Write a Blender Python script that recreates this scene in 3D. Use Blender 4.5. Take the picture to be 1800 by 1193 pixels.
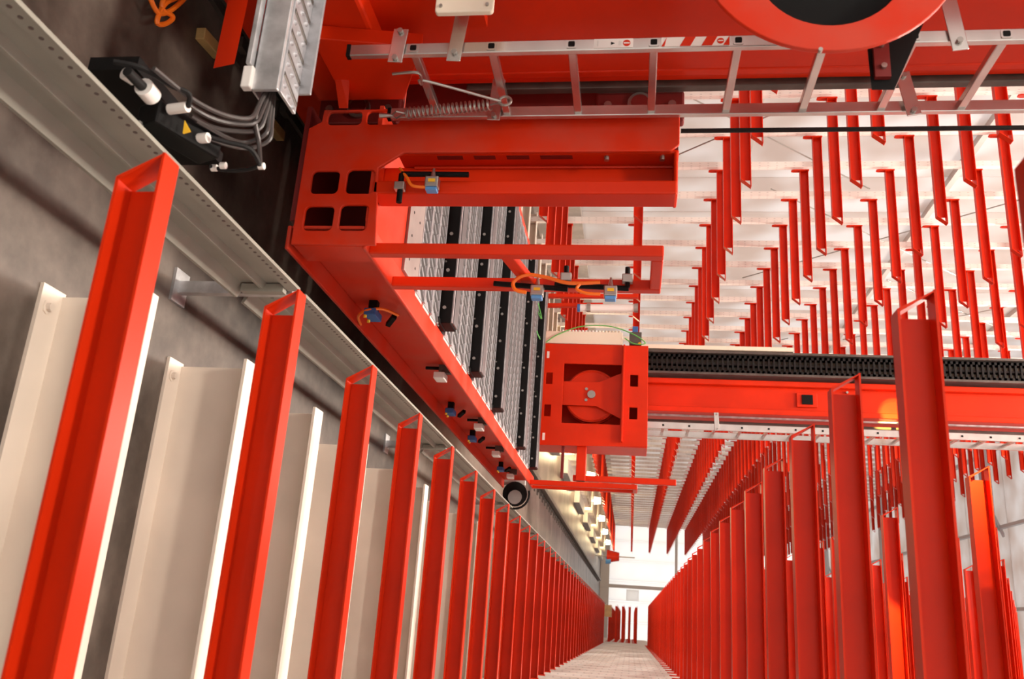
import bpy, bmesh, math, random
from mathutils import Vector, Matrix
random.seed(7)
for o in list(bpy.data.objects): bpy.data.objects.remove(o)
scene = bpy.context.scene
C = scene.collection

# ------------------------------------------------------------------ camera
# The photograph was taken with the camera turned on its side: picture right is up.
EYE = Vector((0, 0, 1.752))
RIGHT = Vector((-0.067029, 0.127546, 0.989565))
DOWN = Vector((0.949965, 0.311416, 0.024208))
FWD = Vector((-0.305079, 0.941675, -0.142039))
cam_d = bpy.data.cameras.new('camera')
cam = bpy.data.objects.new('camera', cam_d); C.objects.link(cam)
rm = Matrix((RIGHT, -DOWN, -FWD)).transposed()
cam.matrix_world = Matrix.Translation(EYE) @ rm.to_4x4()
cam_d.sensor_fit = 'HORIZONTAL'; cam_d.sensor_width = 36; cam_d.lens = 30.631
cam_d.clip_start = 0.05; cam_d.clip_end = 300
cam_d.dof.use_dof = True; cam_d.dof.focus_distance = 5.0; cam_d.dof.aperture_fstop = 5.0
scene.camera = cam

# ------------------------------------------------------------------ world, exposure
w = bpy.data.worlds.new('daylight'); scene.world = w; w.use_nodes = True
bg = w.node_tree.nodes['Background']
bg.inputs[0].default_value = (1.0, 0.94, 0.88, 1); bg.inputs[1].default_value = 1.15
vs = scene.view_settings
vs.view_transform = 'Standard'; vs.look = 'None'; vs.gamma = 1; vs.use_curve_mapping = False
vs.exposure = 0.55

# ------------------------------------------------------------------ materials
MATS = {}
def nt(name):
    m = bpy.data.materials.new(name); m.use_nodes = True
    return m, m.node_tree, m.node_tree.nodes['Principled BSDF']
def mat(name, col, rough=.5, metal=0, var=0., scale=6., bump=0., coat=0., col2=None, emit=0, spec=.5):
    m, t, b = nt(name); L = t.links
    b.inputs['Base Color'].default_value = (*col, 1); b.inputs['Roughness'].default_value = rough
    b.inputs['Metallic'].default_value = metal; b.inputs['Specular IOR Level'].default_value = spec; b.inputs['Coat Weight'].default_value = coat
    if emit:
        b.inputs['Emission Color'].default_value = (*col, 1); b.inputs['Emission Strength'].default_value = emit
    if var or bump:
        tc = t.nodes.new('ShaderNodeTexCoord'); n = t.nodes.new('ShaderNodeTexNoise')
        n.inputs['Scale'].default_value = scale; n.inputs['Detail'].default_value = 6
        L.new(tc.outputs['Object'], n.inputs['Vector'])
        if var:
            r = t.nodes.new('ShaderNodeValToRGB')
            c2 = col2 or tuple(min(1, c * (1 + var)) for c in col)
            c1 = tuple(c * (1 - var) for c in col) if not col2 else col
            r.color_ramp.elements[0].color = (*c1, 1); r.color_ramp.elements[1].color = (*c2, 1)
            r.color_ramp.elements[0].position = .38; r.color_ramp.elements[1].position = .68
            L.new(n.outputs['Fac'], r.inputs[0]); L.new(r.outputs[0], b.inputs['Base Color'])
        if bump:
            bp = t.nodes.new('ShaderNodeBump'); bp.inputs['Strength'].default_value = bump
            bp.inputs['Distance'].default_value = .01
            L.new(n.outputs['Fac'], bp.inputs['Height']); L.new(bp.outputs[0], b.inputs['Normal'])
    MATS[name] = m
    return m
mat('red', (.62, .026, .003), .34, var=.08, scale=3.0, spec=.2)
mat('red_wear', (.62, .026, .003), .38, var=.3, scale=5, col2=(.58, .055, .028), spec=.22)
mat('beige', (.80, .70, .60), .55, var=.06, scale=3)
mat('cream', (.80, .71, .57), .5)
mat('galv', (.55, .55, .56), .42, .75, var=.22, scale=14)
mat('tread', (.46, .46, .48), .42, .65, var=.15, scale=20)
mat('alu', (.60, .57, .54), .26, .9, var=.08, scale=9)
mat('grey_paint', (.27, .26, .22), .5, var=.08, scale=5)
mat('light_grey', (.55, .53, .50), .5)
mat('black', (.005, .0045, .0045), .6, spec=.15)
mat('rubber', (.012, .011, .011), .6, spec=.2)
mat('dark_steel', (.10, .085, .075), .5, .4, var=.2, scale=8)
mat('steel', (.42, .40, .37), .35, .9)
mat('white_plastic', (.80, .76, .72), .45)
mat('blue', (.035, .12, .34), .5)
mat('blue_light', (.10, .30, .62), .45)
mat('orange', (.95, .19, .01), .45)
mat('yellow', (.85, .50, .02), .5)
mat('green', (.10, .42, .08), .5)
mat('wood', (.42, .27, .10), .6, var=.2)
mat('cardboard', (.50, .33, .16), .7, var=.15)
mat('plinth', (.42, .39, .36), .7, var=.1)
mat('roof', (.78, .78, .78), .6)
mat('girder', (.52, .54, .56), .5)
mat('lamp_glow', (1.0, .86, .55), .4, emit=14)
mat('added_lamp_glow', (1.0, .97, .92), .4, emit=18)
mat('glass_dark', (.05, .05, .06), .08, coat=.6)
mat('lens', (.20, .18, .17), .2, .1)
mat('slot_grey', (.11, .105, .105), .6)
mat('fork_steel', (.15, .145, .15), .45, .6, var=.1)
mat('cable_grey', (.045, .036, .034), .4)
mat('cover_steel', (.36, .30, .28), .45, .5, var=.1)
mat('hole_grey', (.10, .07, .065), .6)
mat('chain_inner', (.07, .06, .035), .5)
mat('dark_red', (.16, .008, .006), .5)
mat('skyblue_trim', (.45, .60, .68), .5)

def concrete():
    m, t, b = nt('concrete'); L = t.links; N = t.nodes
    tc = N.new('ShaderNodeTexCoord')
    n1 = N.new('ShaderNodeTexNoise'); n1.inputs['Scale'].default_value = 1.3; n1.inputs['Detail'].default_value = 9
    n1.inputs['Roughness'].default_value = .62
    n2 = N.new('ShaderNodeTexNoise'); n2.inputs['Scale'].default_value = 28; n2.inputs['Detail'].default_value = 4
    L.new(tc.outputs['Object'], n1.inputs['Vector']); L.new(tc.outputs['Object'], n2.inputs['Vector'])
    r = N.new('ShaderNodeValToRGB')
    r.color_ramp.elements[0].position = .36; r.color_ramp.elements[0].color = (.035, .025, .020, 1)
    r.color_ramp.elements[1].position = .66; r.color_ramp.elements[1].color = (.22, .175, .145, 1)
    L.new(n1.outputs['Fac'], r.inputs[0])
    mx = N.new('ShaderNodeMixRGB'); mx.blend_type = 'MULTIPLY'; mx.inputs[0].default_value = .35
    L.new(r.outputs[0], mx.inputs[1]); L.new(n2.outputs['Fac'], mx.inputs[2])
    L.new(mx.outputs[0], b.inputs['Base Color']); b.inputs['Roughness'].default_value = .42
    MATS['concrete'] = m
concrete()
def column_mat():
    # white lacquered section punched with two rows of holes
    m, t, b = nt('column_white'); L = t.links; N = t.nodes
    tc = N.new('ShaderNodeTexCoord'); s = N.new('ShaderNodeSeparateXYZ'); L.new(tc.outputs['Object'], s.inputs[0])
    def mth(op, a, c=None):
        q = N.new('ShaderNodeMath'); q.operation = op
        for i, v in enumerate((a, c)):
            if v is None: continue
            if isinstance(v, (int, float)): q.inputs[i].default_value = v
            else: L.new(v, q.inputs[i])
        return q.outputs[0]
    fz = mth('ABSOLUTE', mth('SUBTRACT', mth('FRACT', mth('DIVIDE', s.outputs[2], .10)), .5))
    ax = mth('ABSOLUTE', mth('SUBTRACT', mth('ABSOLUTE', s.outputs[0]), .018))
    ay = mth('ABSOLUTE', mth('SUBTRACT', mth('ABSOLUTE', s.outputs[1]), .018))
    hz = mth('LESS_THAN', fz, .11)
    h = mth('MULTIPLY', hz, mth('MAXIMUM', mth('LESS_THAN', ax, .004), mth('LESS_THAN', ay, .004)))
    mx = N.new('ShaderNodeMixRGB'); mx.inputs[1].default_value = (.80, .76, .71, 1); mx.inputs[2].default_value = (.56, .52, .49, 1)
    L.new(h, mx.inputs[0]); L.new(mx.outputs[0], b.inputs['Base Color']); b.inputs['Roughness'].default_value = .5
    MATS['column_white'] = m
column_mat()
def panel_mat():
    # twin-wall translucent sheet: diffuse plus light passing through
    m, t, b = nt('translucent_panel'); L = t.links; N = t.nodes
    tr = N.new('ShaderNodeBsdfTranslucent'); tr.inputs[0].default_value = (.92, .90, .88, 1)
    b.inputs['Base Color'].default_value = (.50, .48, .47, 1); b.inputs['Roughness'].default_value = .55
    tc = N.new('ShaderNodeTexCoord'); n = N.new('ShaderNodeTexNoise'); n.inputs['Scale'].default_value = .9
    L.new(tc.outputs['Object'], n.inputs['Vector'])
    r = N.new('ShaderNodeValToRGB')
    r.color_ramp.elements[0].color = (.74, .66, .62, 1); r.color_ramp.elements[1].color = (.95, .95, .96, 1)
    r.color_ramp.elements[0].position = .35; r.color_ramp.elements[1].position = .65
    L.new(n.outputs['Fac'], r.inputs[0]); L.new(r.outputs[0], tr.inputs[0])
    mx = N.new('ShaderNodeMixShader'); mx.inputs[0].default_value = .62
    L.new(b.outputs[0], mx.inputs[1]); L.new(tr.outputs[0], mx.inputs[2])
    L.new(mx.outputs[0], N['Material Output'].inputs[0]); MATS['translucent_panel'] = m
panel_mat()
m_ = MATS['translucent_panel'].copy(); m_.name = 'clear_panel'; MATS['clear_panel'] = m_
for n_ in m_.node_tree.nodes:
    if n_.type == 'MIX_SHADER': n_.inputs[0].default_value = .88
    if n_.type == 'VALTORGB': n_.color_ramp.elements[0].color = (.96, .95, .93, 1)

# ------------------------------------------------------------------ mesh helpers
class MB:
    def __init__(s): s.v = []; s.f = []
    def add(s, vs, fs):
        k = len(s.v); s.v += [tuple(v) for v in vs]; s.f += [tuple(i + k for i in f) for f in fs]; return s
    def box(s, x0, x1, y0, y1, z0, z1):
        if x0 > x1: x0, x1 = x1, x0
        if y0 > y1: y0, y1 = y1, y0
        if z0 > z1: z0, z1 = z1, z0
        return s.add([(x0,y0,z0),(x1,y0,z0),(x1,y1,z0),(x0,y1,z0),(x0,y0,z1),(x1,y0,z1),(x1,y1,z1),(x0,y1,z1)],
              [(0,3,2,1),(4,5,6,7),(0,1,5,4),(1,2,6,5),(2,3,7,6),(3,0,4,7)])
    def bar(s, p, q, wd, h, up=(0, 0, 1)):
        p = Vector(p); q = Vector(q); d = (q - p).normalized(); up = Vector(up)
        if abs(d.dot(up)) > .98: up = Vector((1, 0, 0))
        a = d.cross(up).normalized(); b = a.cross(d).normalized(); a *= wd / 2; b *= h / 2
        return s.add([p-a-b, p+a-b, p+a+b, p-a+b, q-a-b, q+a-b, q+a+b, q-a+b],
              [(0,3,2,1),(4,5,6,7),(0,1,5,4),(1,2,6,5),(2,3,7,6),(3,0,4,7)][::1])
    def cyl(s, p, q, r, n=14, r2=None, caps=True):
        p = Vector(p); q = Vector(q); d = (q - p).normalized(); r2 = r if r2 is None else r2
        up = Vector((0, 0, 1)) if abs(d.z) < .9 else Vector((1, 0, 0))
        a = d.cross(up).normalized(); b = d.cross(a).normalized(); V = []
        for c, rr in ((p, r), (q, r2)):
            for i in range(n):
                t = 2 * math.pi * i / n; V.append(c + (a * math.cos(t) + b * math.sin(t)) * rr)
        F = [(i, (i + 1) % n, n + (i + 1) % n, n + i) for i in range(n)]
        if caps: F += [tuple(range(n))[::-1], tuple(range(n, 2 * n))]
        return s.add(V, F)
    def tube(s, pts, r, n=8):
        P = [Vector(p) for p in pts]; k = len(P); V = []; a = None
        for i in range(k):
            d = (P[min(i + 1, k - 1)] - P[max(i - 1, 0)]).normalized()
            if a is None:
                up = Vector((0, 0, 1)) if abs(d.z) < .9 else Vector((1, 0, 0)); a = d.cross(up).normalized()
            else: a = (a - d * a.dot(d)).normalized()
            b = d.cross(a)
            for j in range(n):
                t = 2 * math.pi * j / n; V.append(P[i] + (a * math.cos(t) + b * math.sin(t)) * r)
        F = [(i*n+j, i*n+(j+1)%n, (i+1)*n+(j+1)%n, (i+1)*n+j) for i in range(k - 1) for j in range(n)]
        F += [tuple(range(n))[::-1], tuple(range((k - 1) * n, k * n))]
        return s.add(V, F)
    def xzpoly(s, pts, y0, y1):
        n = len(pts); V = [(x, y0, z) for x, z in pts] + [(x, y1, z) for x, z in pts]
        return s.add(V, [tuple(range(n)), tuple(range(n, 2*n))[::-1]] + [(i, n+i, n+(i+1)%n, (i+1)%n) for i in range(n)])
    def ypoly(s, pts, x0, x1):
        n = len(pts); V = [(x0, y, z) for y, z in pts] + [(x1, y, z) for y, z in pts]
        return s.add(V, [tuple(range(n)), tuple(range(n, 2*n))[::-1]] + [(i, n+i, n+(i+1)%n, (i+1)%n) for i in range(n)])
    def xz_plate(s, outline, holes, y0, y1):
        """flat plate in the X-Z plane with holes cut through"""
        bm = bmesh.new(); es = []
        for loop in [outline] + holes:
            vv = [bm.verts.new((x, y0, z)) for x, z in loop]
            es += [bm.edges.new((vv[i], vv[(i + 1) % len(vv)])) for i in range(len(vv))]
        g = bmesh.ops.triangle_fill(bm, edges=es, use_beauty=True, normal=(0, -1, 0))
        fs = [x for x in g['geom'] if isinstance(x, bmesh.types.BMFace)]
        e = bmesh.ops.extrude_face_region(bm, geom=fs)
        for x in e['geom']:
            if isinstance(x, bmesh.types.BMVert): x.co.y = y1
        bmesh.ops.recalc_face_normals(bm, faces=bm.faces)
        bm.verts.index_update()
        s.add([v.co[:] for v in bm.verts], [[v.index for v in f.verts] for f in bm.faces]); bm.free(); return s
    def mesh(s, name, smooth=False, offset=(0, 0, 0)):
        me = bpy.data.meshes.new(name); ox, oy, oz = offset
        me.from_pydata([(x-ox, y-oy, z-oz) for x, y, z in s.v], [], s.f)
        bm = bmesh.new(); bm.from_mesh(me); bmesh.ops.recalc_face_normals(bm, faces=bm.faces); bm.to_mesh(me); bm.free()
        if smooth:
            me.shade_smooth(); me.set_sharp_from_angle(angle=.7)
        me.update(); return me
    def build(s, name, m, parent=None, smooth=False, bevel=0, label=None, kind=None):
        xs, ys, zs = zip(*s.v)
        c = Vector(((min(xs)+max(xs))/2, (min(ys)+max(ys))/2, (min(zs)+max(zs))/2 if parent else min(zs)))
        me = s.mesh(name, smooth, c); me.materials.append(MATS[m])
        o = bpy.data.objects.new(name, me); C.objects.link(o)
        o['_w'] = tuple(c)
        if parent:
            o.parent = parent; o.location = c - Vector(parent['_w'])
        else: o.location = c
        if bevel:
            b = o.modifiers.new('bevel', 'BEVEL'); b.width = bevel; b.segments = 2; b.limit_method = 'ANGLE'; b.angle_limit = .6
        if label: o['label'] = label
        if kind: o['kind'] = kind
        return o
def thing(name, label, cat, loc, group=None):
    o = bpy.data.objects.new(name, None); C.objects.link(o); o.location = loc; o['_w'] = tuple(loc)
    o.empty_display_size = .1
    o['label'] = label; o['category'] = cat
    if group: o['group'] = group
    return o
def tag(o, label, cat, group=None):
    o['label'] = label; o['category'] = cat
    if group: o['group'] = group
    return o
def struct(o): o['kind'] = 'structure'; return o
def struct_root(name, loc):
    o = bpy.data.objects.new(name, None); C.objects.link(o); o.location = loc; o['_w'] = tuple(loc); o['kind'] = 'structure'; return o
def place(src, parent, loc):
    """a further copy of a part, sharing its mesh"""
    c = src.copy(); C.objects.link(c); c.parent = parent; c['_w'] = tuple(loc); c.location = Vector(loc) - Vector(parent['_w'])
    return c
def rrect(x0, x1, z0, z1, r, n=4):
    pts = []
    for cx, cz, a0 in ((x1-r, z1-r, 0), (x0+r, z1-r, 90), (x0+r, z0+r, 180), (x1-r, z0+r, 270)):
        for i in range(n + 1):
            a = math.radians(a0 + 90 * i / n); pts.append((cx + r * math.cos(a), cz + r * math.sin(a)))
    return pts
def spline(pts, n=8):
    P = [Vector(p) for p in pts]; P = [P[0]] + P + [P[-1]]; out = []
    for i in range(1, len(P) - 2):
        for k in range(n):
            t = k / n; a, b, c, d = P[i-1], P[i], P[i+1], P[i+2]
            out.append(.5 * ((2*b) + (c-a)*t + (2*a-5*b+4*c-d)*t*t + (3*b-a-3*c+d)*t**3))
    out.append(P[-2]); return out

# ------------------------------------------------------------------ the hall
HALL_Y0, HALL_Y1 = -4.0, 53.0
struct(MB().box(-7.2, 3.2, HALL_Y0, HALL_Y1, -.2, 0).build('floor', 'concrete'))
ROOF_Z = 12.0
wl = struct_root('wall_left', (-6.6, HALL_Y0, 0))
# upper skin of translucent sheets
sheet = MB().box(-6.62, -6.58, 0, 1.13, .75, ROOF_Z).build('wall_panel', 'translucent_panel', wl)
sheet.location = Vector((-6.6, HALL_Y0 + .565, (.75 + ROOF_Z) / 2)) - wl.location
k = 1
y = HALL_Y0 + 1.15
while y < HALL_Y1 - .5:
    place(sheet, wl, (-6.6, y + .565, (.75 + ROOF_Z) / 2)); y += 1.15
MB().box(-6.66, -6.5, HALL_Y0, HALL_Y1, 0, .78).build('kerb', 'plinth', wl)
for z in (3.2, 6.2, 9.2):
    MB().box(-6.58, -6.48, HALL_Y0, HALL_Y1, z, z + .08).build('wall_rail', 'light_grey', wl)
wr = struct_root('wall_right', (2.4, HALL_Y0, 0))
sheet2 = MB().box(2.38, 2.42, 0, 1.13, 0, ROOF_Z).build('wall_panel', 'translucent_panel', wr)
sheet2.location = Vector((2.4, HALL_Y0 + .565, ROOF_Z / 2)) - wr.location
y = HALL_Y0 + 1.15
while y < HALL_Y1 - .5:
    place(sheet2, wr, (2.4, y + .565, ROOF_Z / 2)); y += 1.15
we = struct_root('wall_end', (-2, HALL_Y1 - 1.0, 0))
for i in range(9):
    x0 = -7.0 + i * 1.12
    MB().box(x0, x0 + 1.10, HALL_Y1 - 1.0, HALL_Y1 - .9, 0, ROOF_Z).build('wall_panel', 'clear_panel', we)
MB().box(-2.3, -2.12, HALL_Y1 - 1.1, HALL_Y1 - .98, 0, 5.2).build('post', 'light_grey', we)
MB().box(-7, 3, HALL_Y1 - 1.08, HALL_Y1 - .98, 4.2, 4.34).build('rail', 'light_grey', we)
MB().box(-7, 3, HALL_Y1 - 1.06, HALL_Y1 - .98, 0, .5).build('kerb', 'light_grey', we)
wb = struct_root('added_wall_back', (-2, HALL_Y0, 0))  # unseen wall, added to shape the light from behind the camera
for i in range(9):
    x0 = -7.0 + i * 1.12
    MB().box(x0, x0 + 1.10, HALL_Y0 - .1, HALL_Y0, 0, ROOF_Z).build('wall_panel', 'clear_panel', wb)
rf = struct_root('ceiling', (-2, 20, ROOF_Z))
for i in range(19):
    y0 = HALL_Y0 + i * 3.0
    MB().box(-7.0, 3.0, y0 + .02, y0 + 2.98, ROOF_Z, ROOF_Z + .06).build('roof_panel', 'translucent_panel', rf)
for i in range(16):
    y0 = HALL_Y0 + 1.5 + i * 3.6
    b = MB().cyl((-6.9, y0, ROOF_Z - .35), (2.9, y0, ROOF_Z - .35), .16, 12)
    for x in (-6, -4, -2, 0, 2): b.bar((x, y0, ROOF_Z - .35), (x + .9, y0 + .0, ROOF_Z), .07, .07)
    b.build('girder', 'girder', rf, smooth=True)
for x in (-5.6, -3.4, -1.2, 1.0):
    MB().box(x, x + .09, HALL_Y0, HALL_Y1 - 1.1, ROOF_Z - .12, ROOF_Z).build('purlin', 'girder', rf)

# ------------------------------------------------------------------ cantilever racks
PITCH = .75
AH, AW, AT = .095, .057, .006          # arm height, flange width, plate thickness
ALEN = 1.42
def arm_mesh(sgn, nose=.053):
    """channel arm; free end at x=0 reaching towards +x*sgn for its root, top at z=0, open side facing -y"""
    b = MB(); L = ALEN
    b.box(0, sgn*L, 0, AW, -AT, 0)                       # top flange
    b.box(sgn*nose, sgn*L, 0, AW, -AH, -AH + AT)         # bottom flange
    b.box(sgn*(nose + .008), sgn*L, AW - AT, AW, -AH + AT, -AT)   # web
    x0, x1 = 0, sgn*nose                                 # slanting nose plate
    t = sgn*.007
    b.add([(x0,0,0),(x0,AW,0),(x1,AW,-AH),(x1,0,-AH),(x0+t,0,-AT),(x0+t,AW,-AT),(x1+t,AW,-AH+AT),(x1+t,0,-AH+AT)],
          [(0,1,2,3),(7,6,5,4),(0,4,5,1),(1,5,6,2),(2,6,7,3),(3,7,4,0)])
    # hook plate at the column
    pr = [(0, .01), (0, -AH), (-.0, -.16), (.012, -.19), (.045, -.19), (.057, -.16), (.057, .01)]
    xr = sgn * L
    n = len(pr)
    b.add([(xr - sgn*.014, y, z) for y, z in pr] + [(xr, y, z) for y, z in pr],
          [tuple(range(n)), tuple(range(n, 2*n))[::-1]] + [(i, n+i, n+(i+1)%n, (i+1)%n) for i in range(n)])
    return b
def base_mesh(sgn):
    b = MB(); L = 1.62; H, W, T = .318, .105, .012
    b.box(0, sgn*L, 0, W, 0, T)
    b.box(0, sgn*L, 0, W, H - T, H)
    b.box(sgn*.012, sgn*L, W - T, W, T, H - T)
    b.cyl((sgn*.065, .035, T), (sgn*.065, .035, T + .018), .013, 8)
    b.cyl((sgn*.065, .035, T), (sgn*.065, .035, T + .004), .022, 8)
    return b
def rack(name, label, tipx, sgn, levels, y_of, ncol, colx, height):
    root = thing(name, label, 'storage rack', (colx, y_of(0, 0), 0))
    cm = MB().box(-.035, .035, -.035, .035, 0, height).mesh('column'); cm.materials.append(MATS['column_white'])
    am = arm_mesh(sgn, .053 if sgn > 0 else .078).mesh('arm'); am.materials.append(MATS['red'])
    bm_ = base_mesh(sgn).mesh('base_beam'); bm_.materials.append(MATS['beige'])
    for j in range(ncol):
        for nm, me, loc in (('column', cm, (colx, y_of(0, j) + .03, 0)), ('base_beam', bm_, (tipx - sgn*.012, y_of(-1, j), 0))):
            o = bpy.data.objects.new(nm, me); C.objects.link(o); o.parent = root; o.location = Vector(loc) - root.location
    spots = [(math.dist((tipx, y_of(i, j), z), EYE), i, j, z) for i, z in enumerate(levels) for j in range(ncol)]
    def vis(s):
        P = Vector((tipx + sgn*.7, y_of(s[1], s[2]), s[3])) - EYE
        d = P.dot(FWD)
        return d > .3 and abs(P.dot(RIGHT)/d) < .62 and abs(P.dot(DOWN)/d) < .75
    seen = sorted([s for s in spots if vis(s)])
    single = set((s[1], s[2]) for s in seen[:300])
    rest = MB()
    src = arm_mesh(sgn, .053 if sgn > 0 else .078)
    for d, i, j, z in spots:
        p = (tipx, y_of(i, j), z)
        if (i, j) in single:
            o = bpy.data.objects.new('arm', am); C.objects.link(o); o.parent = root; o.location = Vector(p) - root.location
        else: rest.add([(x + p[0], y + p[1], zz + p[2]) for x, y, zz in src.v], src.f)
    if rest.v: rest.build('outlying_arms', 'red', root, kind='stuff')
    return root
N_LEV = [.807, 2.479, 3.42, 4.29, 5.19, 6.09, 6.99, 7.89, 8.79, 9.69]
def near_y(i, j):
    if i == -1: return 1.45 + PITCH * j
    return (1.440 if i == 0 else 2.117 - PITCH) + PITCH * j
near_rack = rack('cantilever_rack', 'red-armed cantilever rack close to the camera, arms reaching up from the picture bottom', -.843, 1, N_LEV, near_y, 44, .64, 10.3)
F_LEV = [.819 + .963 * i for i in range(11)]
def far_y(i, j): return 4.02 + .26 + PITCH * j
far_rack = rack('cantilever_rack', 'red-armed cantilever rack with white columns beyond the crane, along the pale wall', -3.874, -1, F_LEV, far_y, 61, -5.36, 11.0)
# thin cross braces between the far columns
for i in range(12):
    y0 = 7.3 + i * 3.0
    for a, z0, z1 in ((0, 1.2 + (i % 3) * 2.2, 4.6 + (i % 3) * 2.2), (1, 4.6 + (i % 3) * 2.2, 1.2 + (i % 3) * 2.2)):
        MB().cyl((-5.44, y0, z0), (-5.44, y0 + 3.0, z1), .009, 6).build('brace', 'steel', far_rack)
# low rack with closely spaced arms at the end of the near side
er = thing('cantilever_rack', 'small rack with five closely spaced red arm levels at the aisle end', 'storage rack', (.64, 36, 0))
am = arm_mesh(1).mesh('arm'); am.materials.append(MATS['red'])
cm = MB().box(-.06, .06, -.045, .045, 0, 2.6).mesh('column'); cm.materials.append(MATS['column_white'])
for j in range(9):
    yy = 36.5 + j * 1.5
    o = bpy.data.objects.new('column', cm); C.objects.link(o); o.parent = er; o.location = Vector((.64, yy + .03, 0)) - er.location
    for z in (.98, 1.25, 1.51, 1.77, 2.03):
        o = bpy.data.objects.new('arm', am); C.objects.link(o); o.parent = er; o.location = Vector((-.843, yy, z)) - er.location

# ------------------------------------------------------------------ rails on the floor
cr = thing('conductor_rail', 'grey steel conductor profile with a punched lip running along the floor', 'rail', (-1.12, 3.0, 0))
def profile(y0, y1):
    pts = [(-1.080, .262), (-1.125, .288), (-1.125, .360), (-1.100, .366), (-1.100, .378), (-1.125, .386), (-1.125, .450), (-1.108, .458), (-1.108, .505), (-1.120, .505),
           (-1.120, .464), (-1.140, .456), (-1.140, .272), (-1.080, .250)]
    p = MB().xzpoly(pts, y0, y1).build('profile', 'grey_paint', cr)
    h = MB(); n = int((y1 - y0 - .06) / .034)
    if y0 < 9:
        for i in range(n):
            yy = y0 + .04 + i * .034
            h.cyl((-1.109, yy, .481), (-1.1068, yy, .481), .0058, 8)
        h.build('punched_holes', 'hole_grey', p, kind='stuff')
    return p
edges = [-1.2, 2.93, 5.95, 8.95] + [11.95 + 3 * i for i in range(13)]
for a, b_ in zip(edges[:-1], edges[1:]): profile(a + .03, b_ - .03)
for yy in edges[1:-1]:
    p = MB().box(-1.147, -1.10, yy - .018, yy + .018, 0, .47)
    p.box(-1.19, -1.06, yy - .05, yy + .05, 0, .012).build('support_post', 'galv', cr)
    MB().box(-1.120, -1.090, yy - .07, yy - .035, .29, .455).build('joint_plate', 'grey_paint', cr)
rr = thing('travel_rail', 'dark steel crane rail with clamps down the middle of the aisle floor', 'rail', (-2.36, 10, 0))
MB().box(-2.42, -2.30, -2, 49.5, 0, .02).box(-2.375, -2.345, -2, 49.5, .02, .09).box(-2.40, -2.32, -2, 49.5, .09, .13).build('rail_head', 'dark_steel', rr)
clip = MB().box(-2.30, -2.20, -.05, .05, 0, .018).box(-2.30, -2.25, -.03, .03, .018, .05)
cl0 = clip.build('clamp', 'dark_steel', rr)
for i in range(95):
    place(cl0, rr, (-2.25, 1.0 + .5 * i, .025))
cl0.location = Vector((-2.25, .5, .025)) - rr.location

# ------------------------------------------------------------------ low lamps and plinths along the far side
for i in range(7):
    y0 = 14.63 + 5.25 * i
    lab = ['first', 'second', 'third', 'fourth', 'fifth', 'sixth', 'seventh'][i]
    b = MB().box(-3.82, -3.46, y0 + 1.2, y0 + 4.2, 0, .16).build('plinth_block', 'plinth')
    tag(b, '%s grey concrete plinth from the crane, low beside the far rack' % lab, 'plinth', 'plinths along the far rack')
    lp = thing('floor_lamp', '%s glowing bulkhead lamp from the crane, low beside the far rack' % lab, 'lamp', (-4.15, y0 + .5, 0), 'low lamps along the far rack')
    MB().cyl((-4.15, y0 + .5, 0), (-4.15, y0 + .5, .40), .035, 10).build('post', 'beige', lp, smooth=True)
    MB().cyl((-4.15, y0 + .5, .40), (-4.15, y0 + .5, .62), .13, 14, .10).build('globe', 'lamp_glow', lp, smooth=True)
    l = bpy.data.lights.new('lamp_light', 'POINT'); l.energy = 45; l.color = (1, .78, .42); l.shadow_soft_size = .14
    o = bpy.data.objects.new('lamp_light', l); C.objects.link(o); o.parent = lp; o.location = (.35, 0, .52)

# ================================================================== the crane
# ---- near mast
NM = thing('crane_mast', 'broad red near mast of the stacker crane behind the aluminium ladder', 'crane mast', (-2.45, 2.65, 0))
b = MB().box(-2.80, -2.10, 2.15, 3.00, .72, 11.2); b.build('mast_box', 'red', NM, bevel=.012)
MB().box(-2.14, -2.095, 2.98, 3.02, .74, 11.2).build('seam', 'red', NM, bevel=.006)
MB().box(-2.16, -2.11, 3.02, 3.07, .74, 11.2).build('edge_strip', 'red', NM, bevel=.006)
MB().box(-2.13, -2.085, 3.075, 3.115, 1.02, 11.2).build('guide_rail', 'dark_steel', NM, bevel=.004)
CB = thing('travelling_chassis', 'long red travelling base of the stacker crane low under the carriage', 'crane base', (-2.45, 5.7, .13))
MB().box(-2.70, -2.20, 1.6, 10.3, .135, .385).build('base_beam', 'red', CB, bevel=.01)
for yy in (1.9, 10.0): MB().cyl((-2.46, yy, .22), (-2.26, yy, .22), .088, 20).build('wheel', 'dark_steel', CB, smooth=True)
MB().box(-2.9, -2.02, 2.0, 3.05, .39, .76).build('foot_block', 'red', NM, bevel=.015)
g = MB()
g.ypoly([(2.55, .55), (2.62, .95), (2.95, .80), (2.95, .55)], -2.02, -1.96)
g.build('gusset', 'red', NM, bevel=.004)
MB().add([(-2.159, 2.720, 0.527), (-2.208, 2.720, 0.625), (-1.859, 2.850, 0.610), (-1.859, 2.850, 0.573), (-2.206, 2.780, 0.500), (-2.257, 2.780, 0.600), (-1.898, 2.910, 0.586), (-1.898, 2.910, 0.548)],
   [(0,1,2,3),(7,6,5,4),(0,4,5,1),(1,5,6,2),(2,6,7,3),(3,7,4,0)]).build('gusset', 'red', NM)
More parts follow.
